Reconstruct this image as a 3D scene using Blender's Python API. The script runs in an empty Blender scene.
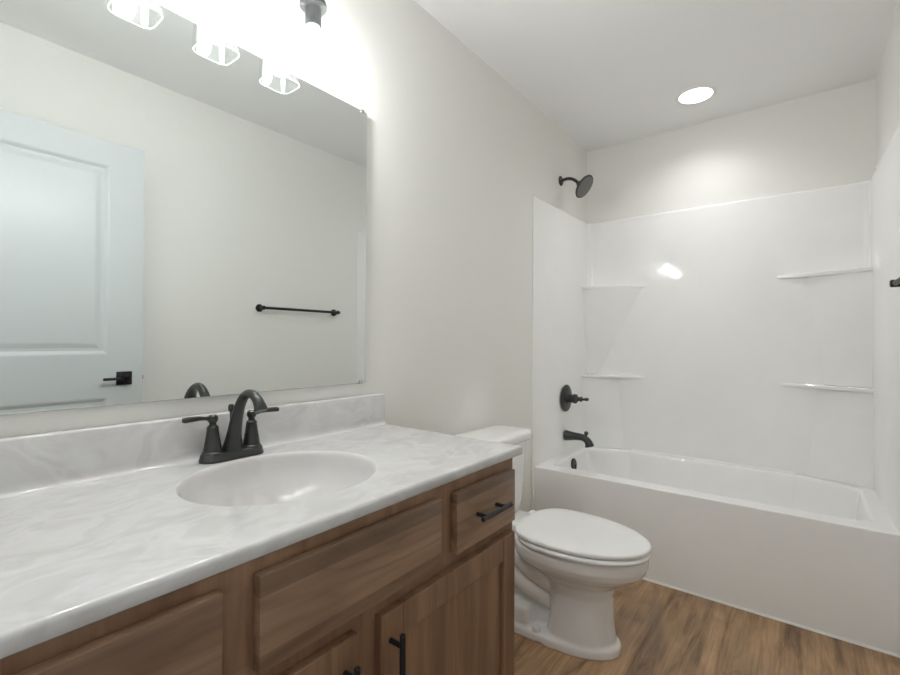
import bpy, bmesh, math, random
from mathutils import Vector, Matrix

PI = math.pi
scene = bpy.context.scene
COL = scene.collection

# ------------------------------------------------------------------ camera
CAM_LOC = Vector((0.0, -1.1964, 1.1378))
YAW, PITCH, ROLL, FPX = 0.6564, 0.0075, -0.0051, 459.7
fwd = Vector((math.cos(YAW) * math.cos(PITCH), math.sin(YAW) * math.cos(PITCH), math.sin(PITCH)))
rgt = Vector((math.sin(YAW), -math.cos(YAW), 0))
upv = rgt.cross(fwd)
r2 = rgt * math.cos(ROLL) - upv * math.sin(ROLL)
u2 = rgt * math.sin(ROLL) + upv * math.cos(ROLL)
cam_data = bpy.data.cameras.new('camera')
cam = bpy.data.objects.new('camera', cam_data)
COL.objects.link(cam)
m = Matrix.Identity(4)
for i in range(3):
    m[i][0], m[i][1], m[i][2], m[i][3] = r2[i], u2[i], -fwd[i], CAM_LOC[i]
cam.matrix_world = m
cam_data.sensor_width = 36.0
cam_data.lens = FPX / 900.0 * 36.0
cam_data.clip_start = 0.01
scene.camera = cam

# ------------------------------------------------------------------ world, exposure
world = bpy.data.worlds.new('world')
scene.world = world
world.use_nodes = True
world.node_tree.nodes['Background'].inputs[0].default_value = (0.95, 0.98, 1.0, 1)
world.node_tree.nodes['Background'].inputs[1].default_value = 0.6
scene.view_settings.view_transform = 'Standard'
scene.view_settings.look = 'None'
scene.view_settings.exposure = 0.25
scene.view_settings.gamma = 1.0
scene.view_settings.use_curve_mapping = False
BULB_STRENGTH = 195.0
DOWNLIGHT_STRENGTH = 4.0
DOWNLIGHT_WATTS = 17.5
LIGHT_COLOR = (0.985, 0.99, 1.0, 1)
scene.cycles.use_denoising = True
scene.cycles.max_bounces = 16
scene.cycles.diffuse_bounces = 8
scene.cycles.glossy_bounces = 6
scene.cycles.transparent_max_bounces = 24

# ------------------------------------------------------------------ materials
def new_mat(name):
    mt = bpy.data.materials.new(name)
    mt.use_nodes = True
    nt = mt.node_tree
    return mt, nt, nt.nodes['Principled BSDF']

def N(nt, typ, **kw):
    n = nt.nodes.new(typ)
    for k, v in kw.items():
        setattr(n, k, v)
    return n

def noise_node(nt, vec, scale, detail=4.0, rough=0.55, dist=0.0):
    n = N(nt, 'ShaderNodeTexNoise')
    n.inputs['Scale'].default_value = scale
    n.inputs['Detail'].default_value = detail
    n.inputs['Roughness'].default_value = rough
    n.inputs['Distortion'].default_value = dist
    if vec is not None:
        nt.links.new(vec, n.inputs['Vector'])
    return n

def mapping(nt, scale=(1, 1, 1), coord='Object'):
    tc = N(nt, 'ShaderNodeTexCoord')
    mp = N(nt, 'ShaderNodeMapping')
    mp.inputs['Scale'].default_value = scale
    nt.links.new(tc.outputs[coord], mp.inputs['Vector'])
    return mp.outputs['Vector']

def ramp(nt, fac, stops):
    r = N(nt, 'ShaderNodeValToRGB')
    el = r.color_ramp.elements
    while len(el) < len(stops):
        el.new(0.5)
    for e, (p, c) in zip(el, stops):
        e.position = p
        e.color = (*c, 1)
    nt.links.new(fac, r.inputs['Fac'])
    return r.outputs['Color']

def mixc(nt, fac, a, b, mode='MIX'):
    mx = N(nt, 'ShaderNodeMix', data_type='RGBA', blend_type=mode)
    if isinstance(fac, float):
        mx.inputs[0].default_value = fac
    else:
        nt.links.new(fac, mx.inputs[0])
    for s, v in ((6, a), (7, b)):
        if isinstance(v, tuple):
            mx.inputs[s].default_value = (*v, 1)
        else:
            nt.links.new(v, mx.inputs[s])
    return mx.outputs[2]

def bump(nt, bsdf, height, strength, dist=0.002):
    b = N(nt, 'ShaderNodeBump')
    b.inputs['Strength'].default_value = strength
    b.inputs['Distance'].default_value = dist
    nt.links.new(height, b.inputs['Height'])
    nt.links.new(b.outputs['Normal'], bsdf.inputs['Normal'])

def paint(name, col, rough=0.6, tex=0.08):
    mt, nt, b = new_mat(name)
    v = mapping(nt)
    n1 = noise_node(nt, v, 2.0, 3)
    c = mixc(nt, n1.outputs['Fac'], tuple(x * 0.985 for x in col), tuple(min(1, x * 1.015) for x in col))
    nt.links.new(c, b.inputs['Base Color'])
    b.inputs['Roughness'].default_value = rough
    n2 = noise_node(nt, v, 220, 2)
    bump(nt, b, n2.outputs['Fac'], tex)
    return mt

def plain(name, col, rough=0.3, metallic=0.0, spec=0.5, coat=0.0):
    mt, nt, b = new_mat(name)
    v = mapping(nt)
    n1 = noise_node(nt, v, 9.0, 2)
    c = mixc(nt, n1.outputs['Fac'], tuple(x * 0.98 for x in col), tuple(min(1, x * 1.02) for x in col))
    nt.links.new(c, b.inputs['Base Color'])
    b.inputs['Roughness'].default_value = rough
    b.inputs['Metallic'].default_value = metallic
    b.inputs['Specular IOR Level'].default_value = spec
    b.inputs['Coat Weight'].default_value = coat
    return mt

def wood(name, axis):
    mt, nt, b = new_mat(name)
    def sc(along, across):
        return tuple(along if i == axis else across for i in range(3))
    grain = noise_node(nt, mapping(nt, sc(1.6, 22)), 1.0, 5, 0.6, 0.6)
    fine = noise_node(nt, mapping(nt, sc(6, 260)), 1.0, 3, 0.6)
    flame = noise_node(nt, mapping(nt, sc(0.9, 7)), 1.0, 2, 0.5, 1.4)
    # glued-up boards: tone steps across the grain
    tc = N(nt, 'ShaderNodeTexCoord')
    sep = N(nt, 'ShaderNodeSeparateXYZ')
    nt.links.new(tc.outputs['Object'], sep.inputs[0])
    ac = sep.outputs['Z'] if axis == 0 else sep.outputs['X']
    mul = N(nt, 'ShaderNodeMath', operation='MULTIPLY_ADD')
    nt.links.new(ac, mul.inputs[0])
    mul.inputs[1].default_value = 24.0 if axis == 0 else 11.0
    oi = N(nt, 'ShaderNodeObjectInfo')
    rnd = N(nt, 'ShaderNodeMath', operation='MULTIPLY')
    nt.links.new(oi.outputs['Random'], rnd.inputs[0])
    rnd.inputs[1].default_value = 40.0
    nt.links.new(rnd.outputs[0], mul.inputs[2])
    fl = N(nt, 'ShaderNodeMath', operation='FLOOR')
    nt.links.new(mul.outputs[0], fl.inputs[0])
    wn = N(nt, 'ShaderNodeTexWhiteNoise', noise_dimensions='1D')
    nt.links.new(fl.outputs[0], wn.inputs['W'])
    stain = (1.22, 1.22, 1.22) if axis == 0 else (1.08, 0.97, 0.88)
    tinted = [tuple(a * b for a, b in zip(w_, stain)) for w_ in (WOOD_A, WOOD_B, WOOD_C)]
    base = ramp(nt, grain.outputs['Fac'], list(zip((0.30, 0.52, 0.72), tinted)))
    tone = ramp(nt, wn.outputs['Value'], [(0.0, (0.66, 0.64, 0.62)), (1.0, (1.18, 1.18, 1.18))])
    c = mixc(nt, 0.85 if axis == 0 else 0.35, base, tone, 'MULTIPLY')
    fl2 = ramp(nt, flame.outputs['Fac'], [(0.42, (1, 1, 1)), (0.5, (0.66, 0.63, 0.60)), (0.58, (1, 1, 1))])
    c = mixc(nt, 0.85 if axis == 0 else 0.45, c, fl2, 'MULTIPLY')
    f3 = ramp(nt, fine.outputs['Fac'], [(0.3, (0.86, 0.85, 0.84)), (0.65, (1.04, 1.04, 1.04))])
    c = mixc(nt, 0.6, c, f3, 'MULTIPLY')
    nt.links.new(c, b.inputs['Base Color'])
    b.inputs['Roughness'].default_value = 0.42
    bump(nt, b, fine.outputs['Fac'], 0.06, 0.001)
    return mt

WOOD_A, WOOD_B, WOOD_C = (0.165, 0.098, 0.058), (0.235, 0.146, 0.090), (0.300, 0.196, 0.128)

def marble():
    mt, nt, b = new_mat('cultured_marble')
    v = mapping(nt, (1.0, 1.5, 1.5))
    w = noise_node(nt, v, 3.2, 3, 0.5)
    addv = N(nt, 'ShaderNodeVectorMath', operation='MULTIPLY_ADD')
    nt.links.new(w.outputs['Color'], addv.inputs[0])
    addv.inputs[1].default_value = (0.55, 0.55, 0.55)
    nt.links.new(v, addv.inputs[2])
    swirl = noise_node(nt, addv.outputs[0], 3.2, 5, 0.55, 1.6)
    c1 = ramp(nt, swirl.outputs['Fac'], [(0.30, (0.520, 0.506, 0.500)), (0.46, (0.562, 0.551, 0.545)),
                                         (0.54, (0.606, 0.600, 0.594)), (0.72, (0.568, 0.557, 0.552))])
    vein = noise_node(nt, addv.outputs[0], 2.0, 4, 0.55, 2.2)
    vm = ramp(nt, vein.outputs['Fac'], [(0.43, (0, 0, 0)), (0.495, (0.45, 0.45, 0.45)), (0.56, (0, 0, 0))])
    c = mixc(nt, vm, c1, (0.665, 0.665, 0.662))
    nt.links.new(c, b.inputs['Base Color'])
    b.inputs['Roughness'].default_value = 0.16
    b.inputs['Coat Weight'].default_value = 0.3
    b.inputs['Coat Roughness'].default_value = 0.05
    return mt

def vinyl_floor():
    mt, nt, b = new_mat('wood_plank_vinyl')
    v = mapping(nt)
    br = N(nt, 'ShaderNodeTexBrick', offset=0.37)
    nt.links.new(v, br.inputs['Vector'])
    br.inputs['Scale'].default_value = 1.0
    br.inputs['Brick Width'].default_value = 1.2
    br.inputs['Row Height'].default_value = 0.178
    br.inputs['Mortar Size'].default_value = 0.0010
    br.inputs['Color1'].default_value = (0.82, 0.82, 0.82, 1)
    br.inputs['Color2'].default_value = (1.12, 1.10, 1.08, 1)
    br.inputs['Mortar'].default_value = (0.62, 0.60, 0.58, 1)
    g1 = noise_node(nt, mapping(nt, (2.0, 13, 1)), 1.0, 6, 0.60, 1.5)
    g2 = noise_node(nt, mapping(nt, (4, 110, 1)), 1.0, 5, 0.65)
    g3 = noise_node(nt, mapping(nt, (2.0, 5.5, 1)), 1.0, 3, 0.55, 0.7)
    c = ramp(nt, g1.outputs['Fac'], [(0.28, (0.160, 0.092, 0.046)), (0.45, (0.365, 0.226, 0.122)),
                                     (0.57, (0.470, 0.298, 0.162)), (0.74, (0.575, 0.380, 0.222))])
    blot = ramp(nt, g3.outputs['Fac'], [(0.50, (0, 0, 0)), (0.72, (0.75, 0.75, 0.75))])
    c = mixc(nt, blot, c, (0.240, 0.165, 0.112))
    fine = ramp(nt, g2.outputs['Fac'], [(0.34, (0.68, 0.66, 0.64)), (0.60, (1.06, 1.06, 1.06))])
    c = mixc(nt, 0.7, c, fine, 'MULTIPLY')
    c = mixc(nt, 0.8, c, br.outputs['Color'], 'MULTIPLY')
    nt.links.new(c, b.inputs['Base Color'])
    b.inputs['Roughness'].default_value = 0.45
    bump(nt, b, g2.outputs['Fac'], 0.08, 0.001)
    return mt

def mirror_mat():
    mt, nt, b = new_mat('mirror_silver')
    b.inputs['Base Color'].default_value = (0.825, 0.860, 0.850, 1)
    b.inputs['Metallic'].default_value = 1.0
    b.inputs['Roughness'].default_value = 0.0
    return mt

def emit_mat(name, strength, col=LIGHT_COLOR):
    mt, nt, b = new_mat(name)
    nt.nodes.remove(b)
    e = N(nt, 'ShaderNodeEmission')
    e.inputs[0].default_value = col
    e.inputs[1].default_value = strength
    nt.links.new(e.outputs[0], nt.nodes['Material Output'].inputs[0])
    return mt

def clear_glass(name, gloss=0.10, white=0.0):
    mt, nt, b = new_mat(name)
    nt.nodes.remove(b)
    tr = N(nt, 'ShaderNodeBsdfTransparent')
    tr.inputs[0].default_value = (0.985, 0.992, 0.99, 1)
    gl = N(nt, 'ShaderNodeBsdfGlossy')
    gl.inputs['Roughness'].default_value = 0.03
    lw = N(nt, 'ShaderNodeLayerWeight')
    lw.inputs[0].default_value = 0.25
    mp = N(nt, 'ShaderNodeMapRange')
    mp.inputs['To Min'].default_value = gloss * 0.15
    mp.inputs['To Max'].default_value = 0.36
    nt.links.new(lw.outputs['Facing'], mp.inputs['Value'])
    ms = N(nt, 'ShaderNodeMixShader')
    nt.links.new(mp.outputs[0], ms.inputs[0])
    nt.links.new(tr.outputs[0], ms.inputs[1])
    nt.links.new(gl.outputs[0], ms.inputs[2])
    out = ms.outputs[0]
    if white > 0:
        tl = N(nt, 'ShaderNodeBsdfTranslucent')
        tl.inputs[0].default_value = (0.92, 0.95, 0.95, 1)
        m2 = N(nt, 'ShaderNodeMixShader')
        m2.inputs[0].default_value = white
        nt.links.new(out, m2.inputs[1])
        nt.links.new(tl.outputs[0], m2.inputs[2])
        out = m2.outputs[0]
    nt.links.new(out, nt.nodes['Material Output'].inputs[0])
    return mt

M = dict(
    wall=paint('greige_wall_paint', (0.808, 0.797, 0.764)),
    ceiling=paint('ceiling_paint', (0.882, 0.885, 0.880), 0.8, 0.12),
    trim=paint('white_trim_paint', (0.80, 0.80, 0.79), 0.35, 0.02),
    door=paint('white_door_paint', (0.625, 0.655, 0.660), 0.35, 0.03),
    floor=vinyl_floor(),
    acrylic=plain('gloss_white_acrylic', (0.878, 0.874, 0.860), 0.045, 0, 0.42, 0.0),
    porcelain=plain('white_porcelain', (0.83, 0.825, 0.81), 0.09, 0, 0.5, 0.4),
    seat=plain('white_seat_plastic', (0.84, 0.84, 0.825), 0.22),
    marble=marble(),
    basin=plain('cultured_marble_basin', (0.60, 0.583, 0.572), 0.19, 0, 0.22, 0.0),
    wood_h=wood('stained_maple_horizontal', 0),
    wood_v=wood('stained_maple_vertical', 2),
    bronze=plain('dark_bronze_metal', (0.050, 0.052, 0.050), 0.34, 0.55),
    black=plain('matte_black_metal', (0.012, 0.0125, 0.014), 0.40, 0.2),
    nozzle=plain('grey_nozzle_rubber', (0.16, 0.16, 0.155), 0.5),
    steel=plain('bright_steel', (0.62, 0.62, 0.60), 0.25, 1.0),
    dark=plain('dark_recess', (0.03, 0.026, 0.022), 0.7),
    caulk=plain('white_caulk_strip', (0.82, 0.80, 0.77), 0.35),
    mirror=mirror_mat(),
    glass_edge=plain('polished_glass_edge', (0.60, 0.66, 0.63), 0.10),
    bulb=emit_mat('lit_bulb', BULB_STRENGTH),
    lens=emit_mat('lit_downlight_lens', DOWNLIGHT_STRENGTH),
    glass=clear_glass('clear_glass_shade'),
    rim=clear_glass('whitened_glass_rim', 0.3, 0.10),  # white mixed into the clear glass stands for light refracted at the rim
)

# ------------------------------------------------------------------ geometry helpers
def world_loc(o):
    v = Vector((0, 0, 0))
    while o is not None:
        v += o.location
        o = o.parent
    return v

def obj(name, bm, mat, parent=None, loc=None, sharp=35, smooth=True):
    """links bm (built in world coordinates) as ONE mesh object"""
    off = world_loc(parent) if parent else Vector((0, 0, 0))
    org = Vector(loc) if loc is not None else off
    bmesh.ops.translate(bm, verts=bm.verts, vec=-org)
    bmesh.ops.recalc_face_normals(bm, faces=bm.faces)
    me = bpy.data.meshes.new(name)
    bm.to_mesh(me)
    bm.free()
    if smooth:
        for p in me.polygons:
            p.use_smooth = True
        me.set_sharp_from_angle(angle=math.radians(sharp))
    me.materials.append(M[mat] if isinstance(mat, str) else mat)
    o = bpy.data.objects.new(name, me)
    COL.objects.link(o)
    o.parent = parent
    o.location = org - off
    return o

def thing(name, label, cat, loc, group=None):
    o = bpy.data.objects.new(name, None)
    o.empty_display_size = 0.05
    COL.objects.link(o)
    o.location = loc
    o['label'] = label
    o['category'] = cat
    if group:
        o['group'] = group
    return o

def tag(o, label, cat, group=None):
    o['label'] = label
    o['category'] = cat
    if group:
        o['group'] = group
    return o

def struct(o, label, cat):
    o['kind'] = 'structure'
    return tag(o, label, cat)

def box(bm, x0, x1, y0, y1, z0, z1, bev=0.0, seg=2):
    t = bmesh.new()
    vs = [t.verts.new((x, y, z)) for x in (x0, x1) for y in (y0, y1) for z in (z0, z1)]
    for f in ((0, 1, 3, 2), (4, 6, 7, 5), (0, 4, 5, 1), (2, 3, 7, 6), (0, 2, 6, 4), (1, 5, 7, 3)):
        t.faces.new([vs[i] for i in f])
    if bev > 0:
        bmesh.ops.bevel(t, geom=t.edges[:], offset=bev, segments=seg, profile=0.5, affect='EDGES')
    merge(bm, t)
    return bm

def merge(bm, t):
    me = bpy.data.meshes.new('tmp')
    bmesh.ops.recalc_face_normals(t, faces=t.faces)
    t.to_mesh(me)
    t.free()
    bm.from_mesh(me)
    bpy.data.meshes.remove(me)

def loft(bm, rings, close=True, cap0=True, cap1=True):
    """rings: lists of equal length of 3D points"""
    vr = [[bm.verts.new(p) for p in r] for r in rings]
    n = len(vr[0])
    for a, b in zip(vr, vr[1:]):
        for i in range(n if close else n - 1):
            j = (i + 1) % n
            bm.faces.new((a[i], a[j], b[j], b[i]))
    if cap0:
        bm.faces.new(vr[0])
    if cap1:
        bm.faces.new(list(reversed(vr[-1])))
    return vr

def lathe(bm, prof, origin, axis=(0, 0, 1), n=28):
    """prof: (radius, height) pairs along axis"""
    az = Vector(axis).normalized()
    ax = az.orthogonal().normalized()
    ay = az.cross(ax)
    o = Vector(origin)
    rings = []
    for r, h in prof:
        r = max(r, 1e-4)
        rings.append([o + az * h + (ax * math.cos(2 * PI * i / n) + ay * math.sin(2 * PI * i / n)) * r for i in range(n)])
    loft(bm, rings)
    return bm

def spline(pts, per=8):
    """Catmull-Rom through tuples of any length"""
    out = []
    P = [pts[0]] + list(pts) + [pts[-1]]
    for k in range(1, len(P) - 2):
        p0, p1, p2, p3 = P[k - 1], P[k], P[k + 1], P[k + 2]
        for s in range(per):
            t = s / per
            out.append(tuple(0.5 * (2 * b + (c - a) * t + (2 * a - 5 * b + 4 * c - d) * t * t + (3 * b - a - 3 * c + d) * t ** 3)
                             for a, b, c, d in zip(p0, p1, p2, p3)))
    out.append(tuple(pts[-1]))
    return out

def tube(bm, pts, n=18, flat=1.0, side=None):
    """pts: (x, y, z, radius); flat squashes the section along the bend normal"""
    ps = [Vector(p[:3]) for p in pts]
    rings = []
    ref = Vector(side) if side else None
    prev = None
    for i, p in enumerate(pts):
        d = (ps[min(i + 1, len(ps) - 1)] - ps[max(i - 1, 0)]).normalized()
        if ref is not None:
            ax = (ref - d * ref.dot(d)).normalized()
        elif prev is None:
            ax = d.orthogonal().normalized()
        else:
            ax = (prev - d * prev.dot(d)).normalized()
        prev = ax
        ay = d.cross(ax)
        rings.append([ps[i] + (ax * math.cos(2 * PI * k / n) + ay * flat * math.sin(2 * PI * k / n)) * p[3] for k in range(n)])
    loft(bm, rings)
    return bm

def rrect(cx, cy, hx, hy, r, z, n=6):
    """rounded rectangle ring in plan"""
    out = []
    for sx, sy, a0 in ((1, 1, 0), (-1, 1, 90), (-1, -1, 180), (1, -1, 270)):
        for k in range(n + 1):
            a = math.radians(a0 + 90 * k / n)
            out.append(Vector((cx + sx * (hx - r) + r * math.cos(a), cy + sy * (hy - r) + r * math.sin(a), z)))
    return out

def fillet_poly(pts, radii, n=6):
    out = []
    L = len(pts)
    for i in range(L):
        p, a, b = Vector(pts[i]), Vector(pts[i - 1]), Vector(pts[(i + 1) % L])
        r = radii[i]
        u, v = (a - p).normalized(), (b - p).normalized()
        ang = u.angle(v)
        d = r / math.tan(ang / 2)
        p0, p1 = p + u * d, p + v * d
        for k in range(n + 1):
            t = k / n
            out.append(p0 * (1 - t) ** 2 + p * 2 * t * (1 - t) + p1 * t * t)
    return out

# ------------------------------------------------------------------ room shell
W = 1.480
ZC = 2.457
XB = 3.10
XF = -0.06
XA = 2.326          # tub apron plane
def shell(name, dims, mat, label, cat):
    bm = bmesh.new()
    box(bm, *dims)
    o = obj(name, bm, mat, loc=(0, 0, 0), smooth=False)
    return struct(o, label, cat)

shell('floor', (-1.2, XB + 0.1, -W - 0.1, 0.1, -0.08, 0.0), 'floor', 'brown wood plank vinyl floor of the bathroom', 'floor')
shell('ceiling', (XF - 0.1, XB + 0.1, -W - 0.1, 0.1, ZC, ZC + 0.08), 'ceiling', 'off white flat ceiling above the whole bathroom', 'ceiling')
shell('wall_left', (XF - 0.1, XB + 0.1, 0.0, 0.1, 0, ZC), 'wall', 'greige wall carrying the mirror and vanity light', 'wall')
shell('wall_right', (XF - 0.1, XB + 0.1, -W - 0.1, -W, 0, ZC), 'wall', 'greige wall seen in the mirror with towel bar', 'wall')
shell('wall_back', (XB, XB + 0.1, -W, 0.0, 0, ZC), 'wall', 'greige wall at the far end above the tub surround', 'wall')
bm = bmesh.new()
DY0, DY1, DZ = -1.36, -0.60, 2.06       # doorway in the wall behind the camera
box(bm, XF - 0.1, XF, DY1, 0.0, 0, ZC)
box(bm, XF - 0.1, XF, -W, DY0, 0, ZC)
box(bm, XF - 0.1, XF, DY0, DY1, DZ, ZC)
struct(obj('wall_front', bm, 'wall', loc=(0, 0, 0), smooth=False), 'greige wall behind the camera with the doorway', 'wall')
bm = bmesh.new()
box(bm, 1.105, XA - 0.03, -0.012, 0.0, 0, 0.085, 0.003)
struct(obj('baseboard_left', bm, 'trim', loc=(1.7, 0, 0)), 'white baseboard on the wall behind the toilet', 'baseboard')
bm = bmesh.new()
box(bm, XF, XA - 0.03, -W, -W + 0.012, 0, 0.085, 0.003)
struct(obj('baseboard_right', bm, 'trim', loc=(1.2, -W, 0)), 'white baseboard along the towel bar wall', 'baseboard')
bm = bmesh.new()
sec = [(XA, 0.0), (XA - 0.007, 0.0), (XA - 0.0065, 0.003), (XA - 0.004, 0.006), (XA + 0.001, 0.0075)]
loft(bm, [[Vector((x, y, z)) for x, z in sec] for y in (-W + 0.001, -0.001)])
struct(obj('trim_1', bm, 'caulk', loc=(XA, -0.7, 0)), 'thin white bead along the floor at the tub apron', 'trim')

# door, swung open in front of the right wall (seen only in the mirror)
DFY = -1.342         # face towards the mirror
DX0, DX1 = 0.040, 0.848
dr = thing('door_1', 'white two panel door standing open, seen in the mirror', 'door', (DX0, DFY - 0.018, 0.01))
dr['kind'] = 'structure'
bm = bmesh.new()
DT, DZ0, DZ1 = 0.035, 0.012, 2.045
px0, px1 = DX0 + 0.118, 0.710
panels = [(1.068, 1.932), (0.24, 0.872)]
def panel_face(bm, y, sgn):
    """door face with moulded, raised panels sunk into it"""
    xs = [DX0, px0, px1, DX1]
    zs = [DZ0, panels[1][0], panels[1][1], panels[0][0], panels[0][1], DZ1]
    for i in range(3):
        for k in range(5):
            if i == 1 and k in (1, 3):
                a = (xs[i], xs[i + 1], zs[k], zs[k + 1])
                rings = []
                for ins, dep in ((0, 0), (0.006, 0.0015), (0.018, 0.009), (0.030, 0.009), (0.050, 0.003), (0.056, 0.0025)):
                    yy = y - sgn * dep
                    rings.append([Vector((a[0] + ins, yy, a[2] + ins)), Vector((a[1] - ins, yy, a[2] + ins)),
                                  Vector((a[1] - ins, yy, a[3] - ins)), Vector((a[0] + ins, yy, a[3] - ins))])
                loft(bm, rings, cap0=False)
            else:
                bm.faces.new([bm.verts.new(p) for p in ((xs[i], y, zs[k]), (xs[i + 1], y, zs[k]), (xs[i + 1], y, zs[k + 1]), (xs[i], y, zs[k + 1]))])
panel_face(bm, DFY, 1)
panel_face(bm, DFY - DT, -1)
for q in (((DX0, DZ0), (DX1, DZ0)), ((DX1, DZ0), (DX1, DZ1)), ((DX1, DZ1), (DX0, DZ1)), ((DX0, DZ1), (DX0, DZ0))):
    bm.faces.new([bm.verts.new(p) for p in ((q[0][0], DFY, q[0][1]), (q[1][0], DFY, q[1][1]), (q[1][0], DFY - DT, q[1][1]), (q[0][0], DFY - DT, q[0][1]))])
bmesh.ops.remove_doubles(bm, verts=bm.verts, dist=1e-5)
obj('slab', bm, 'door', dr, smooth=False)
HZ = 0.957
bm = bmesh.new()
box(bm, 0.741, 0.803, DFY - 0.001, DFY + 0.008, HZ - 0.031, HZ + 0.031, 0.002)
hd = obj('handle', bm, 'black', dr)
bm = bmesh.new()
lathe(bm, [(0.011, 0), (0.011, 0.036)], (0.772, DFY + 0.006, HZ), (0, 1, 0), 20)
box(bm, 0.682, 0.783, DFY + 0.030, DFY + 0.042, HZ - 0.006, HZ + 0.006, 0.003)
obj('lever', bm, 'black', hd)
bm = bmesh.new()
box(bm, DX1 - 0.0005, DX1 + 0.0015, DFY - 0.030, DFY - 0.006, HZ - 0.028, HZ + 0.028, 0.0005)
box(bm, DX1, DX1 + 0.008, DFY - 0.024, DFY - 0.012, HZ - 0.009, HZ + 0.009, 0.002)
obj('latch_plate', bm, 'black', dr)
for z in (0.25, 1.05, 1.85):
    bm = bmesh.new()
    lathe(bm, [(0.006, 0), (0.006, 0.09)], (DX0 - 0.006, DFY + 0.003, z), (0, 0, 1), 12)
    box(bm, DX0 - 0.003, DX0 + 0.0002, DFY - 0.030, DFY + 0.001, z, z + 0.09)
    obj('hinge', bm, 'black', dr)

# ------------------------------------------------------------------ tub
TY0, TY1 = -W + 0.001, -0.001
TX0, TX1 = XA, XB - 0.001
ZR = 0.441
tub = thing('bathtub', 'glossy white alcove bathtub with plain front apron', 'bathtub', (2.7, -W / 2, 0))
RIMF = 0.098
inner = [(TX0 + RIMF, -0.068), (TX0 + RIMF, -1.407), (2.93, -1.407), (3.046, -1.170), (3.046, -0.305), (2.93, -0.068)]
SUB = {7: 24}
def tub_ring(inset, z, rad):
    c = Vector((2.70, -W / 2))
    pts = []
    for x, y in inner:
        pts.append((x + (inset if x < c.x else -inset), y + (-inset if y > c.y else inset)))
    pts[2] = (inner[2][0] - inset * 0.5, inner[2][1] + inset)
    pts[5] = (inner[5][0] - inset * 0.5, inner[5][1] - inset)
    fp = fillet_poly(pts, [rad, rad, rad * 0.8, rad, rad, rad * 0.8], 7)
    out = []
    for i, p in enumerate(fp):
        q = fp[(i + 1) % len(fp)]
        k = SUB[i % 8] if i % 8 == 7 else 1
        for t in range(k):
            out.append(p.lerp(q, t / k))
    return [Vector((p.x, p.y, z)) for p in out]
rings = [tub_ring(-0.014, ZR, 0.05), tub_ring(-0.011, ZR, 0.05), tub_ring(-0.005, ZR - 0.0015, 0.05), tub_ring(0.0, ZR - 0.006, 0.05), tub_ring(0.005, ZR - 0.018, 0.055),
         tub_ring(0.012, ZR - 0.09, 0.06), tub_ring(0.035, 0.20, 0.075), tub_ring(0.06, 0.125, 0.09), tub_ring(0.10, 0.098, 0.10), tub_ring(0.18, 0.090, 0.09)]
bm = bmesh.new()
vr = loft(bm, rings, cap0=False, cap1=True)
# rim deck out to the walls, then over the rounded front edge and down the apron
ctr = Vector((2.70, -W / 2))
def to_rect(p, x0, x1, y0, y1, z):
    d = Vector((p.x, p.y)) - ctr
    ts = []
    if abs(d.x) > 1e-9:
        ts.append(((x1 if d.x > 0 else x0) - ctr.x) / d.x)
    if abs(d.y) > 1e-9:
        ts.append(((y1 if d.y > 0 else y0) - ctr.y) / d.y)
    t = min(ts)
    return Vector((ctr.x + d.x * t, ctr.y + d.y * t, z))
first = vr[0]
R = 0.006
outer = [bm.verts.new(to_rect(v.co, TX0 + R, TX1, TY0, TY1, ZR)) for v in first]
for cx_ in (TX0 + R, TX1):
    for cy_ in (TY0, TY1):
        near = min(outer, key=lambda v: (v.co.x - cx_) ** 2 + (v.co.y - cy_) ** 2)
        near.co = (cx_, cy_, ZR)
n = len(first)
for i in range(n):
    j = (i + 1) % n
    bm.faces.new((first[i], first[j], outer[j], outer[i]))
obj('basin', bm, 'acrylic', tub, sharp=50)
bm = bmesh.new()
sec = []
for k in range(0, 9):
    a = math.radians(90 * k / 8)
    sec.append((TX0 + R - R * math.sin(a), ZR - R + R * math.cos(a)))
sec += [(TX0, ZR - R - 0.004), (TX0 + 0.002, 0.02), (TX0 + 0.002, 0.0)]
loft(bm, [[Vector((x, y, z)) for x, z in sec] for y in (TY0, TY1)], close=False, cap0=False, cap1=False)
obj('apron', bm, 'acrylic', tub, sharp=40)
bm = bmesh.new()
lathe(bm, [(0.036, 0), (0.036, 0.004), (0.030, 0.010), (0.010, 0.013)], (2.695, -0.078, 0.388), (0, -1, 0.12), 28)
box(bm, 2.690, 2.700, -0.098, -0.084, 0.360, 0.388, 0.003)
obj('overflow_cover', bm, 'bronze', tub)
bm = bmesh.new()
lathe(bm, [(0.036, 0), (0.036, 0.003), (0.028, 0.006), (0.024, 0.003), (0.023, 0.014), (0.016, 0.018)], (2.70, -0.30, 0.090), (0, 0, 1), 28)
obj('drain', bm, 'bronze', tub)

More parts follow.
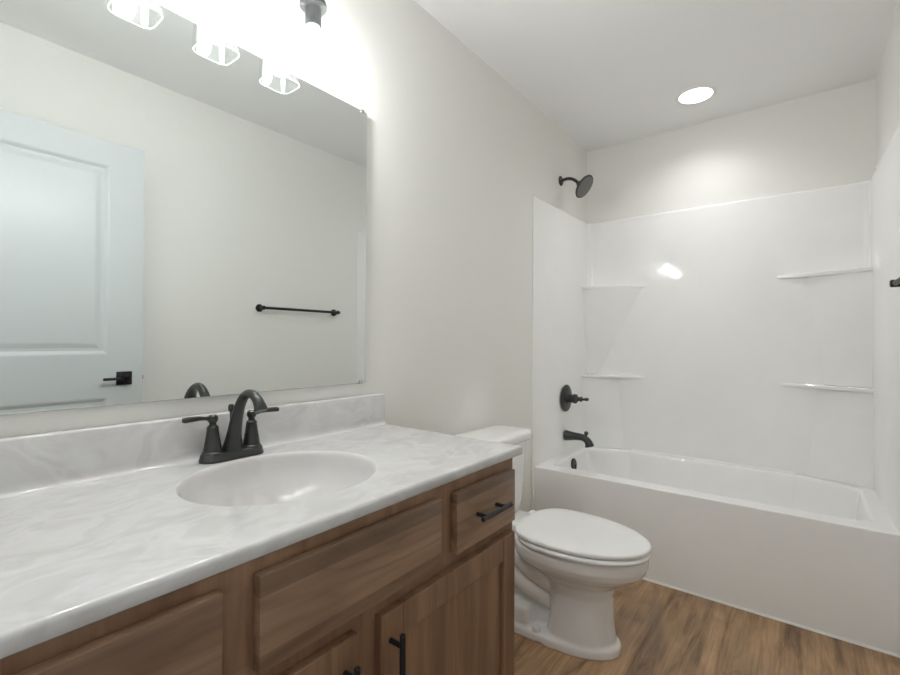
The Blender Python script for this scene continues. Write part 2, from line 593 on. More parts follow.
# ------------------------------------------------------------------ tub surround
ZS = 1.951
PX, PY0, PY1 = 3.075, -W + 0.0245, -0.025
FX = XA - 0.026
sur = thing('tub_surround', 'glossy white acrylic wall surround above the tub', 'surround', (2.7, -W / 2, ZR))
def u_profile(d, fx):
    """inner face of the U (in plan), offset d outwards"""
    r = 0.030 + d
    x, y0, y1 = PX + d, PY0 - d, PY1 + d
    pts = [Vector((fx, y1)), Vector((x - r - 0.001, y1))]
    for k in range(1, 8):
        a = math.radians(90 - 90 * k / 8)
        pts.append(Vector((x - r + r * math.cos(a), y1 - r + r * math.sin(a))))
    pts.append(Vector((x, y1 - r)))
    pts.append(Vector((x, y0 + r)))
    for k in range(1, 8):
        a = math.radians(-90 * k / 8)
        pts.append(Vector((x - r + r * math.cos(a), y0 + r + r * math.sin(a))))
    pts += [Vector((x - r - 0.001, y0)), Vector((fx, y0))]
    # the end panels draw back to the walls towards their front edges
    for p in pts:
        t = max(0.0, min(1.0, (x - r - p.x) / (x - r - fx))) if p.x < x - r else 0.0
        p.y += t * (0.018 if p.y > -W / 2 else -0.018) * (1.0 if d < 0.02 else 0.0)
    return pts
bm = bmesh.new()
prof = [(0.0, ZR + 0.0005), (0.0, ZR + 0.012), (0.0, ZS - 0.016), (0.0, ZS - 0.010), (0.003, ZS - 0.003), (0.010, ZS), (0.0235, ZS), (0.0235, ZR + 0.0005)]
rings = [[Vector((p.x + ((z - 1.2) * 0.012 if d < 0.02 and p.x > 3.0 else 0), p.y, z)) for p in u_profile(d, FX + (0.006 if d == 0 else (0.002 if d == 0.003 else 0)))] for d, z in prof]
vr = [[bm.verts.new(p) for p in r] for r in rings]
for a, b in zip(vr, vr[1:] + vr[:1]):
    for i in range(len(a) - 1):
        bm.faces.new((a[i], a[i + 1], b[i + 1], b[i]))
for e in (0, -1):
    bm.faces.new([r[e] for r in vr])
obj('wall_shell', bm, 'acrylic', sur, sharp=50)
# front flanges running down beside the apron
for y0, y1 in ((-0.0065, -0.001), (-W + 0.001, -W + 0.0085)):
    bm = bmesh.new()
    box(bm, FX, XA - 0.0005, y0, y1, 0.0, ZR - 0.0005, 0.001)
    obj('flange', bm, 'acrylic', tub)

def corner_prism(bm, side, levels, out=0.0):
    """levels: (z, reach on end wall in x, reach on back wall in y, bow); side +1 at y=0 wall, -1 at the far wall"""
    rings = []
    for z, ax, ay, bow in levels:
        yw = PY1 + 0.004 if side > 0 else PY0 - 0.004
        a = Vector((PX + 0.004 - ax, yw))
        b = Vector((PX + 0.004, yw - side * ay))
        cn = Vector((PX + 0.010, yw))
        ring = [Vector((cn.x, cn.y, z))]
        K = 14
        mid = (a + b) / 2
        nrm = (cn - mid).normalized()
        for k in range(K + 1):
            t = k / K
            p = a.lerp(b, t) + nrm * bow * 4 * t * (1 - t)
            ring.append(Vector((p.x, p.y, z)))
        rings.append(ring)
    loft(bm, rings)
    return bm
for side in (1, -1):
    wide = 0.29 if side < 0 else 0.365
    bm = bmesh.new()
    corner_prism(bm, side, [(ZR + 0.001, 0.105, 0.300, 0.008), (0.60, 0.104, 0.268, 0.006), (0.80, 0.103, 0.238, 0.004), (0.907, 0.103, 0.225, 0.002)])
    obj('corner_column', bm, 'acrylic', sur, sharp=50)
    bm = bmesh.new()
    corner_prism(bm, side, [(0.898, 0.108, 0.385, 0.022), (0.904, 0.118, 0.405, 0.020), (0.916, 0.120, 0.408, 0.020), (0.920, 0.114, 0.400, 0.020)])
    obj('corner_shelf', bm, 'acrylic', sur, sharp=30)
    bm = bmesh.new()
    if side > 0:
        lv = [(0.921, 0.030, 0.105, 0.0), (1.490, 0.103, 0.360, 0.004)]
    else:
        lv = [(0.921, 0.072, 0.205, 0.0), (1.490, 0.103, 0.262, 0.002)]
    corner_prism(bm, side, lv)
    obj('corner_bracket', bm, 'acrylic', sur, sharp=50)
    bm = bmesh.new()
    corner_prism(bm, side, [(1.482, 0.104, 0.362, 0.022), (1.488, 0.114, 0.382, 0.022), (1.502, 0.116, 0.385, 0.022), (1.507, 0.110, 0.377, 0.022)])
    obj('corner_shelf', bm, 'acrylic', sur, sharp=30)
# narrow ledge at the foot of the back panel
bm = bmesh.new()
loft(bm, [[Vector((x, y, z)) for x, z in ((3.060, ZR + 0.0006), (3.066, ZR + 0.010), (PX + 0.002, ZR + 0.014), (PX + 0.002, ZR + 0.0006))] for y in (-1.16, -0.315)])
obj('ledge', bm, 'acrylic', sur)

# ------------------------------------------------------------------ shower fittings
sx = 2.668
sh = thing('wall_shower', 'dark bronze shower head on a curved arm', 'shower head', (sx, 0, 2.13))
bm = bmesh.new()
lathe(bm, [(0.030, 0), (0.030, 0.003), (0.024, 0.009), (0.012, 0.012)], (sx, -0.0005, 2.133), (0, -1, 0))
obj('wall_flange', bm, 'bronze', sh)
bm = bmesh.new()
arm = spline([(sx, -0.004, 2.133, 0.0095), (sx, -0.035, 2.138, 0.0095), (sx, -0.065, 2.134, 0.0095), (sx - 0.001, -0.092, 2.119, 0.0095), (sx - 0.003, -0.113, 2.099, 0.0095)], 6)
tube(bm, arm)
obj('arm', bm, 'bronze', sh)
hn = Vector((-0.04, -0.80, -0.60)).normalized()
hc = Vector((sx - 0.004, -0.154, 2.067))
bm = bmesh.new()
lathe(bm, [(0.012, -0.052), (0.016, -0.048), (0.017, -0.036), (0.024, -0.026), (0.050, -0.014), (0.069, -0.006), (0.073, 0.0), (0.071, 0.004), (0.062, 0.005)], hc, hn, 36)
hdn = obj('head', bm, 'bronze', sh)
bm = bmesh.new()
lathe(bm, [(0.0635, 0.003), (0.0635, 0.006), (0.058, 0.0075)], hc, hn, 36)
ax = hn.orthogonal().normalized(); ay = hn.cross(ax)
for rr, cnt in ((0.012, 6), (0.026, 11), (0.040, 16), (0.053, 22)):
    for k in range(cnt):
        a = 2 * PI * k / cnt
        lathe(bm, [(0.0028, 0.006), (0.0020, 0.0105)], hc + (ax * math.cos(a) + ay * math.sin(a)) * rr, hn, 6)
obj('nozzle_face', bm, 'nozzle', hdn)

vx, vz = 2.705, 0.787
va = thing('shower_valve', 'dark bronze round shower valve with lever handle', 'valve', (vx, PY1, vz))
bm = bmesh.new()
lathe(bm, [(0.083, 0), (0.083, 0.003), (0.079, 0.006), (0.050, 0.010), (0.034, 0.012), (0.030, 0.020)], (vx, PY1 - 0.0005, vz), (0, -1, 0), 40)
obj('escutcheon', bm, 'bronze', va)
bm = bmesh.new()
lathe(bm, [(0.028, 0.008), (0.028, 0.030), (0.025, 0.034), (0.025, 0.048), (0.029, 0.051), (0.029, 0.066), (0.022, 0.072),
           (0.014, 0.076), (0.012, 0.090), (0.016, 0.094), (0.016, 0.100), (0.009, 0.104)], (vx, PY1, vz), (0, -1, 0), 28)
kn = obj('handle', bm, 'bronze', va)
bm = bmesh.new()
tube(bm, spline([(vx, PY1 - 0.098, vz, 0.0085), (vx, PY1 - 0.112, vz, 0.0070), (vx, PY1 - 0.124, vz + 0.001, 0.0085), (vx, PY1 - 0.134, vz + 0.002, 0.0105), (vx, PY1 - 0.143, vz + 0.002, 0.0060)], 5))
obj('lever', bm, 'bronze', kn)

px_, pz_ = 2.700, 0.558
sp = thing('tub_spout', 'dark bronze tub spout with diverter knob', 'spout', (px_, PY1, pz_))
bm = bmesh.new()
tube(bm, spline([(px_, PY1 - 0.0005, pz_, 0.032), (px_, PY1 - 0.006, pz_, 0.032), (px_, PY1 - 0.03, pz_, 0.0275), (px_, PY1 - 0.07, pz_ + 0.001, 0.0225),
                 (px_, PY1 - 0.105, pz_, 0.0205), (px_, PY1 - 0.130, pz_ - 0.010, 0.0205), (px_, PY1 - 0.146, pz_ - 0.028, 0.0230), (px_, PY1 - 0.153, pz_ - 0.050, 0.0275)], 6), 24)
obj('body', bm, 'bronze', sp)
bm = bmesh.new()
lathe(bm, [(0.009, 0.0), (0.008, 0.014), (0.012, 0.018), (0.012, 0.030), (0.006, 0.035)], (px_, PY1 - 0.128, pz_ + 0.004), (0, -0.12, 1), 18)
obj('diverter_knob', bm, 'bronze', sp)

# ------------------------------------------------------------------ vanity cabinet
VX0, VX1 = 0.020, 1.101
YF = -0.566          # face frame plane
ZT = 0.8205
van = thing('vanity_cabinet', 'brown stained wood vanity cabinet under the white marble top', 'cabinet', (0.56, -0.28, 0))
bm = bmesh.new()
box(bm, VX0, VX0 + 0.016, YF + 0.018, -0.004, 0.0, ZT)
box(bm, VX1 - 0.016, VX1, YF + 0.018, -0.004, 0.0, ZT)
box(bm, VX0 + 0.016, VX1 - 0.016, -0.012, -0.004, 0.10, ZT)
box(bm, VX0 + 0.016, VX1 - 0.016, YF + 0.02, -0.012, 0.10, 0.116)
obj('carcass', bm, 'wood_v', van, smooth=False)
bm = bmesh.new()
box(bm, VX0 + 0.016, VX1 - 0.016, YF + 0.085, YF + 0.095, 0.0, 0.10)
obj('toe_kick', bm, 'wood_h', van, smooth=False)
bm = bmesh.new()
def fr(x0, x1, z0, z1):
    box(bm, x0, x1, YF, YF + 0.018, z0, z1, 0.0006, 1)
for x0, x1 in ((VX0, 0.062), (VX1 - 0.042, VX1)):
    fr(x0, x1, 0.10, ZT)
fr(0.062, VX1 - 0.042, 0.788, ZT)
fr(0.062, VX1 - 0.042, 0.622, 0.676)
fr(0.062, VX1 - 0.042, 0.10, 0.140)
fr(0.290, 0.368, 0.676, 0.788)
fr(0.752, 0.838, 0.676, 0.788)
fr(0.526, 0.606, 0.140, 0.622)
obj('face_frame', bm, 'wood_v', van, smooth=False)

def bar_handle(c, length, vertical, parent):
    bm = bmesh.new()
    cx, cz = c
    yb = YF - 0.020 - 0.030
    ax = (0, 0, 1) if vertical else (1, 0, 0)
    st = (cx, yb, cz - length / 2) if vertical else (cx - length / 2, yb, cz)
    lathe(bm, [(0.0048, 0), (0.0058, 0.001), (0.0058, length - 0.001), (0.0048, length)], st, ax, 16)
    for s in (-1, 1):
        d = s * (length / 2 - 0.022)
        p = (cx, YF - 0.0195, cz + d) if vertical else (cx + d, YF - 0.0195, cz)
        lathe(bm, [(0.0050, 0), (0.0046, 0.030)], p, (0, -1, 0), 14)
    return obj('handle', bm, 'black', parent)

def slab_front(name, x0, x1, z0, z1):
    bm = bmesh.new()
    box(bm, x0, x1, YF - 0.0195, YF - 0.0002, z0, z1, 0.0018, 2)
    return obj(name, bm, 'wood_h', van, loc=((x0 + x1) / 2, YF, (z0 + z1) / 2))
d1 = slab_front('drawer', 0.040, 0.303, 0.662, 0.8015)
bar_handle((0.172, 0.730), 0.142, False, d1)
slab_front('false_front', 0.355, 0.768, 0.662, 0.8015)
d2 = slab_front('drawer', 0.823, 1.081, 0.662, 0.7965)
bar_handle((0.944, 0.730), 0.128, False, d2)

def shaker_door(x0, x1, z0, z1, hx):
    bm = bmesh.new()
    s = 0.058
    y0, y1 = YF - 0.0195, YF - 0.0002
    box(bm, x0, x0 + s, y0, y1, z0, z1, 0.0016)
    box(bm, x1 - s, x1, y0, y1, z0, z1, 0.0016)
    box(bm, x0 + s, x1 - s, y0, y1, z1 - s, z1, 0.0016)
    box(bm, x0 + s, x1 - s, y0, y1, z0, z0 + s, 0.0016)
    d = obj('door', bm, 'wood_v', van, loc=((x0 + x1) / 2, YF, (z0 + z1) / 2), smooth=False)
    bm = bmesh.new()
    box(bm, x0 + s, x1 - s, y0 + 0.0095, y0 + 0.0145, z0 + s, z1 - s)
    obj('panel', bm, 'wood_v', d, loc=((x0 + x1) / 2 + 0.01, YF, (z0 + z1) / 2), smooth=False)
    bar_handle((hx, 0.530), 0.142, True, d)
shaker_door(0.040, 0.538, 0.118, 0.632, 0.509)
shaker_door(0.593, 1.081, 0.118, 0.632, 0.617)

# ------------------------------------------------------------------ vanity top with oval basin
CX0, CX1, CYF, CYB, CZ = XF + 0.001, 1.149, -0.570, -0.002, 0.845
top = thing('sink_countertop', 'swirled white cultured marble vanity top with oval basin', 'countertop', (0.56, -0.28, 0.821))
SCX, SCY, SA, SB = 0.584, -0.289, 0.212, 0.190
rc = Vector((SCX, SCY))
RN = 0.008
def rect_hit(a, x0, x1, y0, y1):
    d = Vector((math.cos(a), math.sin(a)))
    ts = []
    if abs(d.x) > 1e-9: ts.append(((x1 if d.x > 0 else x0) - rc.x) / d.x)
    if abs(d.y) > 1e-9: ts.append(((y1 if d.y > 0 else y0) - rc.y) / d.y)
    return rc + d * min(ts)
X1i, Y0i = CX1 - RN, CYF + RN
angs = sorted(set([2 * PI * k / 144 for k in range(144)] +
              [math.atan2(y - rc.y, x - rc.x) % (2 * PI) for x in (CX0, X1i) for y in (Y0i, CYB)]))
angs = [a for i, a in enumerate(angs) if i == 0 or a - angs[i - 1] > 1e-4]
def ell(a, s, z):
    # point on the scaled basin ellipse in direction a
    c, sn = math.cos(a), math.sin(a)
    r = 1 / math.sqrt((c / SA) ** 2 + (sn / SB) ** 2)
    return Vector((rc.x + c * r * s, rc.y + sn * r * s, z))
bowl = []
DEPTH = 0.125
for s in (0.10, 0.2, 0.3, 0.4, 0.5, 0.6, 0.68, 0.75, 0.81, 0.86, 0.90, 0.93, 0.955):
    bowl.append((s, CZ - 0.012 - (DEPTH - 0.012) * (1 - (s / 0.955) ** 2.6) ** 0.62))
lip = [(0.970, CZ - 0.0055), (0.982, CZ - 0.0022), (0.993, CZ - 0.0006), (1.006, CZ)]
bm = bmesh.new()
loft(bm, [[ell(a, s, z) for a in angs] for s, z in bowl + lip], cap0=True, cap1=False)
basin = obj('basin', bm, 'basin', top, sharp=60)
bm = bmesh.new()
rings = [[ell(a, 1.006, CZ) for a in angs]]
flat = [rect_hit(a, CX0, X1i, Y0i, CYB) for a in angs]
for t in (0.15, 0.4, 0.7, 1.0):
    rings.append([e.lerp(Vector((f.x, f.y, CZ)), t) for e, f in zip(rings[0], flat)])
def off(f, d, z):
    x = f.x + (d if f.x > X1i - 1e-5 else 0)
    y = f.y - (d if f.y < Y0i + 1e-5 else 0)
    return Vector((x, y, z))
for k in range(1, 9):
    a = math.radians(90 * k / 8)
    rings.append([off(f, RN * math.sin(a), CZ - RN * (1 - math.cos(a))) for f in flat])
rings.append([off(f, RN, 0.8235) for f in flat])
rings.append([off(f, RN - 0.002, 0.8212) for f in flat])
rings.append([off(f, RN - 0.025, 0.8212) for f in flat])
loft(bm, rings, cap0=False, cap1=False)
obj('slab', bm, 'marble', top, sharp=50)
bm = bmesh.new()
sec = [(-0.0022, CZ - 0.001), (-0.036, CZ - 0.0005), (-0.030, CZ + 0.0012), (-0.0255, CZ + 0.0045), (-0.0225, CZ + 0.0105), (-0.0215, CZ + 0.02), (-0.0205, 0.9455), (-0.019, 0.9495), (-0.016, 0.9515), (-0.0022, 0.9515)]
loft(bm, [[Vector((x, y, z)) for y, z in sec] for x in (CX0, CX1 - 0.001)])
obj('backsplash', bm, 'marble', top, sharp=40)
bm = bmesh.new()
lathe(bm, [(0.030, -0.002), (0.031, 0.002), (0.025, 0.004), (0.021, 0.001), (0.020, 0.008), (0.012, 0.011)], (SCX, SCY, CZ - DEPTH + 0.0005), (0, 0, 1), 28)
obj('drain', bm, 'bronze', basin)

# ------------------------------------------------------------------ faucet
FXc, FYc = 0.580, -0.067
fa = thing('faucet', 'dark bronze two handle faucet behind the basin', 'faucet', (FXc, FYc, CZ))
bm = bmesh.new()
rings = []
for ins, z in ((0.000, CZ + 0.0003), (0.000, CZ + 0.006), (0.0015, CZ + 0.008), (0.0035, CZ + 0.018), (0.006, CZ + 0.0205), (0.010, CZ + 0.0215)):
    rings.append(rrect(FXc, FYc, 0.081 - ins, 0.028 - ins, 0.0275 - ins, z, 8))
loft(bm, rings)
obj('base_plate', bm, 'bronze', fa)
bm = bmesh.new()
tube(bm, spline([(FXc, FYc, CZ + 0.020, 0.0255), (FXc, FYc - 0.001, CZ + 0.028, 0.0240), (FXc, FYc - 0.007, CZ + 0.060, 0.0180), (FXc, FYc - 0.018, CZ + 0.098, 0.0148),
                 (FXc, FYc - 0.034, CZ + 0.134, 0.0128), (FXc, FYc - 0.054, CZ + 0.159, 0.0115), (FXc, FYc - 0.076, CZ + 0.169, 0.0110), (FXc, FYc - 0.098, CZ + 0.167, 0.0112),
                 (FXc, FYc - 0.116, CZ + 0.157, 0.0122), (FXc, FYc - 0.127, CZ + 0.145, 0.0140), (FXc, FYc - 0.131, CZ + 0.136, 0.0155)], 6), 24, side=(1, 0, 0))
lathe(bm, [(0.0158, 0), (0.0162, 0.003), (0.0150, 0.006)], (FXc, FYc - 0.1305, CZ + 0.137), (0, -0.4, -0.92), 24)
obj('spout', bm, 'bronze', fa)
bm = bmesh.new()
lathe(bm, [(0.003, 0.0), (0.003, 0.098), (0.0065, 0.101), (0.0075, 0.106), (0.0075, 0.114), (0.005, 0.118)], (FXc + 0.002, FYc + 0.013, CZ + 0.017), (0, 0, 1), 16)
obj('lift_rod', bm, 'bronze', fa)
for s in (-1, 1):
    hx = FXc + s * 0.0505
    bm = bmesh.new()
    z0 = CZ + 0.020
    lathe(bm, [(0.0245, 0), (0.0245, 0.003), (0.0215, 0.006), (0.0205, 0.012), (0.0180, 0.028), (0.0150, 0.046), (0.0132, 0.062), (0.0138, 0.064),
               (0.0120, 0.067), (0.0085, 0.070), (0.0080, 0.076), (0.0110, 0.079), (0.0125, 0.085), (0.0110, 0.092), (0.0070, 0.095)], (hx, FYc, z0), (0, 0, 1), 26)
    hb = obj('handle', bm, 'bronze', fa)
    bm = bmesh.new()
    zl = z0 + 0.087
    rings = []
    for d, w, h, dz in ((0.004, 0.006, 0.0055, 0.0), (0.014, 0.0055, 0.0050, 0.0005), (0.022, 0.0062, 0.0042, 0.002), (0.034, 0.0080, 0.0052, 0.004),
                        (0.060, 0.0088, 0.0060, 0.004), (0.069, 0.0086, 0.0060, 0.0035), (0.0715, 0.0074, 0.0048, 0.0033)):
        rings.append([Vector((hx + s * d, p.x, p.y)) for p in
                      [Vector((q.x, q.y)) for q in rrect(FYc - 0.10 * d, zl + dz, w, h, min(w, h) * 0.7, 0, 4)]])
    loft(bm, rings)
    obj('lever', bm, 'bronze', hb)

fa.scale = (0.975, 0.975, 0.97)

# ------------------------------------------------------------------ mirror
MX0, MX1, MZ0, MZ1 = 0.120, 1.066, 0.9945, 1.9165
mi = thing('wall_mirror', 'large frameless wall mirror above the vanity', 'mirror', (0.593, 0, MZ0))
bm = bmesh.new()
box(bm, MX0, MX1, -0.0125, -0.0065, MZ0, MZ1, 0.0012, 1)
obj('mirror_glass', bm, 'mirror', mi, smooth=False)
for cx, top_ in ((1.045, True), (0.14, True), (1.045, False), (0.14, False)):
    bm = bmesh.new()
    z = MZ1 if top_ else MZ0
    s = 1 if top_ else -1
    box(bm, cx - 0.007, cx + 0.007, -0.0150, -0.0002, *sorted((z + s * 0.0002, z + s * 0.0022)))
    box(bm, cx - 0.007, cx + 0.007, -0.0152, -0.0127, *sorted((z - s * 0.009, z + s * 0.0022)), 0.0006)
    obj('clip', bm, 'steel', mi)
for x in (MX0 + 0.15, MX1 - 0.15):
    bm = bmesh.new()
    box(bm, x - 0.02, x + 0.02, -0.0066, -0.0002, MZ0 + 0.15, MZ1 - 0.15)
    obj('backing_strip', bm, 'dark', mi, smooth=False)

# ------------------------------------------------------------------ vanity light
vl = thing('vanity_light', 'three lamp black vanity light with square clear glass shades', 'light fixture', (0.595, 0, 2.18))
bm = bmesh.new()
box(bm, 0.455, 0.735, -0.022, -0.0005, 2.125, 2.245, 0.004)
obj('back_plate', bm, 'black', vl)
bm = bmesh.new()
LY = -0.095
tube(bm, [(0.595, -0.02, 2.185, 0.011), (0.595, LY, 2.185, 0.011)], 16)
lathe(bm, [(0.010, 0), (0.010, 0.44)], (0.375, LY, 2.185), (1, 0, 0), 16)
obj('arm', bm, 'black', vl)
SZ0, SZ1 = 1.920, 2.078
for lx in (0.405, 0.596, 0.787):
    bm = bmesh.new()
    lathe(bm, [(0.009, 2.187), (0.009, 2.112), (0.020, 2.108), (0.022, 2.100), (0.036, 2.094), (0.038, 2.082), (0.036, 2.078), (0.0225, 2.076), (0.0225, 2.024), (0.020, 2.022)], (lx, LY, 0), (0, 0, 1), 28)
    obj('socket', bm, 'black', vl)
    bm = bmesh.new()
    lathe(bm, [(0.0125, 2.024), (0.014, 2.016), (0.020, 2.000), (0.0245, 1.988), (0.0260, 1.974), (0.0245, 1.961), (0.018, 1.951), (0.008, 1.9465), (0.001, 1.946)], (lx, LY, 0), (0, 0, 1), 24)
    obj('bulb', bm, 'bulb', vl)
    bm = bmesh.new()
    hs = 0.0495
    rings = [rrect(lx, LY, hs, hs, 0.026, SZ0, 7), rrect(lx, LY, hs, hs, 0.026, SZ1 - 0.012, 7), rrect(lx, LY, hs - 0.004, hs - 0.004, 0.024, SZ1 - 0.003, 7), rrect(lx, LY, hs - 0.012, hs - 0.012, 0.022, SZ1, 7), rrect(lx, LY, 0.026, 0.026, 0.0255, SZ1, 7)]
    t = 0.003
    rings += [rrect(lx, LY, 0.026, 0.026, 0.0255, SZ1 - t, 7), rrect(lx, LY, hs - 0.012, hs - 0.012, 0.022, SZ1 - t, 7), rrect(lx, LY, hs - t, hs - t, 0.024, SZ1 - 0.016, 7), rrect(lx, LY, hs - t, hs - t, 0.024, SZ0, 7)]
    loft(bm, rings, cap0=False, cap1=False)
    s_ = obj('shade', bm, 'glass', vl, sharp=60)
    bm = bmesh.new()
    path = rrect(lx, LY, hs - 0.0015, hs - 0.0015, 0.025, SZ0, 7)
    K = len(path)
    rings = []
    for i, p in enumerate(path):
        d = (path[(i + 1) % K] - path[i - 1]).normalized()
        nrm = Vector((d.y, -d.x, 0))
        rings.append([p + nrm * 0.0014 * math.cos(2 * PI * k / 8) + Vector((0, 0, 0.0014 * math.sin(2 * PI * k / 8))) for k in range(8)])
    loft(bm, rings + [rings[0]], cap0=False, cap1=False)
    bmesh.ops.remove_doubles(bm, verts=bm.verts, dist=1e-6)
    obj('rim', bm, 'rim', s_, sharp=80)

# ------------------------------------------------------------------ recessed light
rl = thing('recessed_light', 'round recessed downlight in the ceiling over the tub', 'ceiling light', (2.735, -0.738, ZC))
bm = bmesh.new()
lathe(bm, [(0.100, 0.0003), (0.099, -0.0030), (0.084, -0.0050), (0.081, -0.0030), (0.081, 0.0003)], (2.735, -0.738, ZC), (0, 0, 1), 48)
obj('trim_ring', bm, 'trim', rl)
bm = bmesh.new()
lathe(bm, [(0.0805, -0.0005), (0.0805, -0.0032), (0.060, -0.0040), (0.001, -0.0042)], (2.735, -0.738, ZC), (0, 0, 1), 48)
obj('lens', bm, 'lens', rl)
sd = bpy.data.lights.new('downlight_beam', 'SPOT')
sd.energy = DOWNLIGHT_WATTS
sd.color = LIGHT_COLOR[:3]
sd.spot_size = math.radians(150)
sd.spot_blend = 1.0
sd.shadow_soft_size = 0.06
so = bpy.data.objects.new('downlight_beam', sd)
COL.objects.link(so)
so.parent = rl
so.location = (0, 0, -0.012)

# ------------------------------------------------------------------ towel bar
TZ, TYB = 1.334, -1.433
tb = thing('towel_bar', 'black towel bar on the wall facing the mirror', 'towel bar', (1.82, -W, TZ))
bm = bmesh.new()
lathe(bm, [(0.0075, 0), (0.0085, 0.001), (0.0085, 0.584), (0.0075, 0.585)], (1.515, TYB, TZ), (1, 0, 0), 18)
obj('bar', bm, 'black', tb)
for x in (1.520, 2.082):
    bm = bmesh.new()
    lathe(bm, [(0.024, 0.0005), (0.024, 0.006), (0.020, 0.009), (0.0105, 0.012), (0.0105, 0.034), (0.0125, 0.037), (0.0125, 0.057), (0.009, 0.060)], (x, -W, TZ), (0, 1, 0), 24)
    obj('post', bm, 'black', tb)

# ------------------------------------------------------------------ toilet
TC = 1.708
to = thing('toilet', 'white two piece toilet with closed lid between vanity and tub', 'toilet', (TC, -0.40, 0))
def egg(w, yf, yb, z, split=0.40, ef=2.0, eb=3.0, n=48, cx=TC):
    """plan outline: round nose at yf (front), squarer tail at yb"""
    yc = yb + (yf - yb) * split
    out = []
    for i in range(n):
        a = 2 * PI * i / n
        c, s = math.cos(a), math.sin(a)
        e = ef if s < 0 else eb
        rx = math.copysign(abs(c) ** (2 / e), c) * w
        ry = math.copysign(abs(s) ** (2 / e), s)
        y = yc + (ry * (yb - yc) if s >= 0 else ry * (yc - yf))
        out.append(Vector((cx + rx, y, z)))
    return out
bm = bmesh.new()
def add_loft(rings):
    t = bmesh.new()
    loft(t, rings)
    merge(bm, t)
# bowl and front column
add_loft([egg(0.122, -0.668, -0.30, 0.0), egg(0.122, -0.668, -0.30, 0.028), egg(0.108, -0.650, -0.41, 0.042, 0.4, 2, 4), egg(0.104, -0.643, -0.42, 0.10, 0.4, 2, 4), egg(0.099, -0.640, -0.42, 0.20, 0.4, 2, 4),
          egg(0.104, -0.650, -0.41, 0.240, 0.4, 2, 3.5), egg(0.128, -0.690, -0.36, 0.268), egg(0.155, -0.728, -0.32, 0.292), egg(0.176, -0.752, -0.29, 0.312), egg(0.184, -0.761, -0.28, 0.335), egg(0.186, -0.763, -0.28, 0.368), egg(0.182, -0.758, -0.285, 0.374)])
# base plate running back to the wall
add_loft([egg(0.122, -0.668, -0.06, 0.0, 0.5, 2.2, 4), egg(0.122, -0.668, -0.06, 0.026, 0.5, 2.2, 4), egg(0.114, -0.658, -0.065, 0.035, 0.5, 2.2, 4)])
# inner web
add_loft([egg(0.060, -0.50, -0.07, 0.02, 0.5, 3, 4), egg(0.060, -0.50, -0.07, 0.20, 0.5, 3, 4), egg(0.075, -0.45, -0.05, 0.34, 0.5, 3, 4)])
# rear deck that carries the tank
add_loft([egg(0.085, -0.36, -0.045, 0.300, 0.5, 3, 6), egg(0.120, -0.38, -0.035, 0.340, 0.5, 3, 6), egg(0.130, -0.38, -0.03, 0.376, 0.5, 3, 6), egg(0.126, -0.38, -0.034, 0.382, 0.5, 3, 6)])
# cast trapway folds on both sides
for s in (-1, 1):
    for path in ([(0.066, -0.17, 0.335, 0.042), (0.072, -0.27, 0.300, 0.044), (0.066, -0.36, 0.245, 0.044), (0.035, -0.46, 0.185, 0.040)],
                 [(0.048, -0.13, 0.285, 0.046), (0.056, -0.22, 0.240, 0.048), (0.055, -0.31, 0.185, 0.048), (0.030, -0.43, 0.135, 0.042)]):
        t = bmesh.new()
        tube(t, spline([(TC + s * x, y, z, r) for x, y, z, r in path], 6), 20)
        merge(bm, t)
    t = bmesh.new()
    box(t, *sorted((TC + s * 0.055, TC + s * 0.112)), -0.350, -0.250, 0.02, 0.105, 0.012, 3)
    merge(bm, t)
bowl_o = obj('bowl', bm, 'porcelain', to, sharp=180)
rm = bowl_o.modifiers.new('cast', 'REMESH')
rm.mode = 'VOXEL'
rm.voxel_size = 0.0045
rm.use_smooth_shade = True
sm = bowl_o.modifiers.new('glaze', 'SMOOTH')
sm.factor = 0.5
sm.iterations = 4
for s in (-1, 1):
    bm = bmesh.new()
    lathe(bm, [(0.015, 0), (0.015, 0.008), (0.012, 0.015), (0.005, 0.019)], (TC + s * 0.105, -0.385, 0.034), (0, 0, 1), 20)
    obj('bolt_cap', bm, 'seat', to)
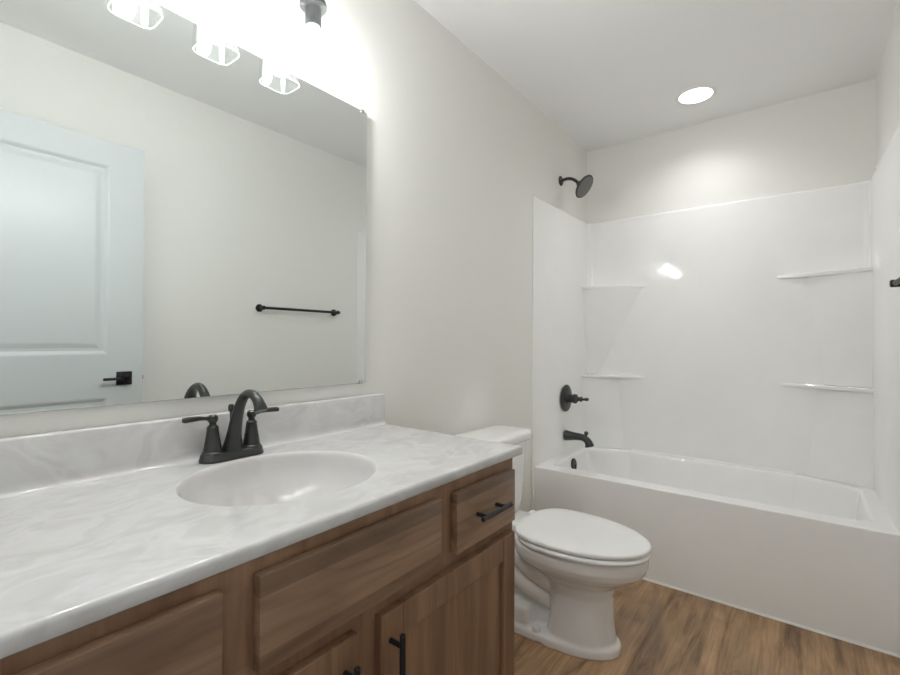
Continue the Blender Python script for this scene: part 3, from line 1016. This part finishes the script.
# tank
bm = bmesh.new()
rings = []
for z, hx, y0, y1, r in ((0.383, 0.134, -0.190, -0.030, 0.05), (0.392, 0.142, -0.197, -0.026, 0.05), (0.44, 0.149, -0.203, -0.024, 0.05), (0.60, 0.162, -0.210, -0.022, 0.05), (0.702, 0.169, -0.214, -0.022, 0.05)):
    rings.append(rrect(TC, (y0 + y1) / 2, hx, (y1 - y0) / 2, r, z, 8))
loft(bm, rings)
obj('tank', bm, 'porcelain', to, sharp=50)
bm = bmesh.new()
rings = []
for ins, z in ((0.012, 0.7015), (0.004, 0.703), (0.0, 0.708), (0.0, 0.726), (0.002, 0.733), (0.007, 0.738), (0.016, 0.741), (0.05, 0.7425)):
    rings.append(rrect(TC, -0.124, 0.197 - ins, 0.112 - ins, max(0.072 - ins, 0.012), z, 10))
loft(bm, rings)
obj('tank_lid', bm, 'porcelain', to, sharp=50)
bm = bmesh.new()
lathe(bm, [(0.016, 0), (0.016, 0.006), (0.008, 0.010), (0.008, 0.020)], (TC - 0.110, -0.2095, 0.640), (0, -1, 0), 20)
tube(bm, [(TC - 0.110, -0.229, 0.640, 0.0065), (TC - 0.075, -0.232, 0.634, 0.006), (TC - 0.045, -0.233, 0.628, 0.008)], 12)
obj('flush_lever', bm, 'seat', to)
# seat ring and closed lid
bm = bmesh.new()
loft(bm, [egg(0.186, -0.762, -0.300, 0.3755), egg(0.192, -0.769, -0.295, 0.378), egg(0.194, -0.771, -0.295, 0.384), egg(0.192, -0.769, -0.295, 0.391), egg(0.186, -0.762, -0.300, 0.3935)])
obj('seat', bm, 'seat', to, sharp=60)
bm = bmesh.new()
loft(bm, [egg(0.184, -0.762, -0.288, 0.3968), egg(0.189, -0.768, -0.283, 0.398), egg(0.1905, -0.770, -0.282, 0.401), egg(0.1905, -0.770, -0.282, 0.4085), egg(0.189, -0.768, -0.283, 0.4115), egg(0.185, -0.763, -0.287, 0.4135),
          egg(0.174, -0.742, -0.304, 0.4162), egg(0.13, -0.69, -0.34, 0.4182), egg(0.06, -0.60, -0.42, 0.4192)])
obj('lid', bm, 'seat', to, sharp=60)
for s in (-1, 1):
    bm = bmesh.new()
    box(bm, TC + s * 0.075 - 0.022, TC + s * 0.075 + 0.022, -0.300, -0.258, 0.3825, 0.4085, 0.006, 3)
    obj('hinge', bm, 'seat', to)
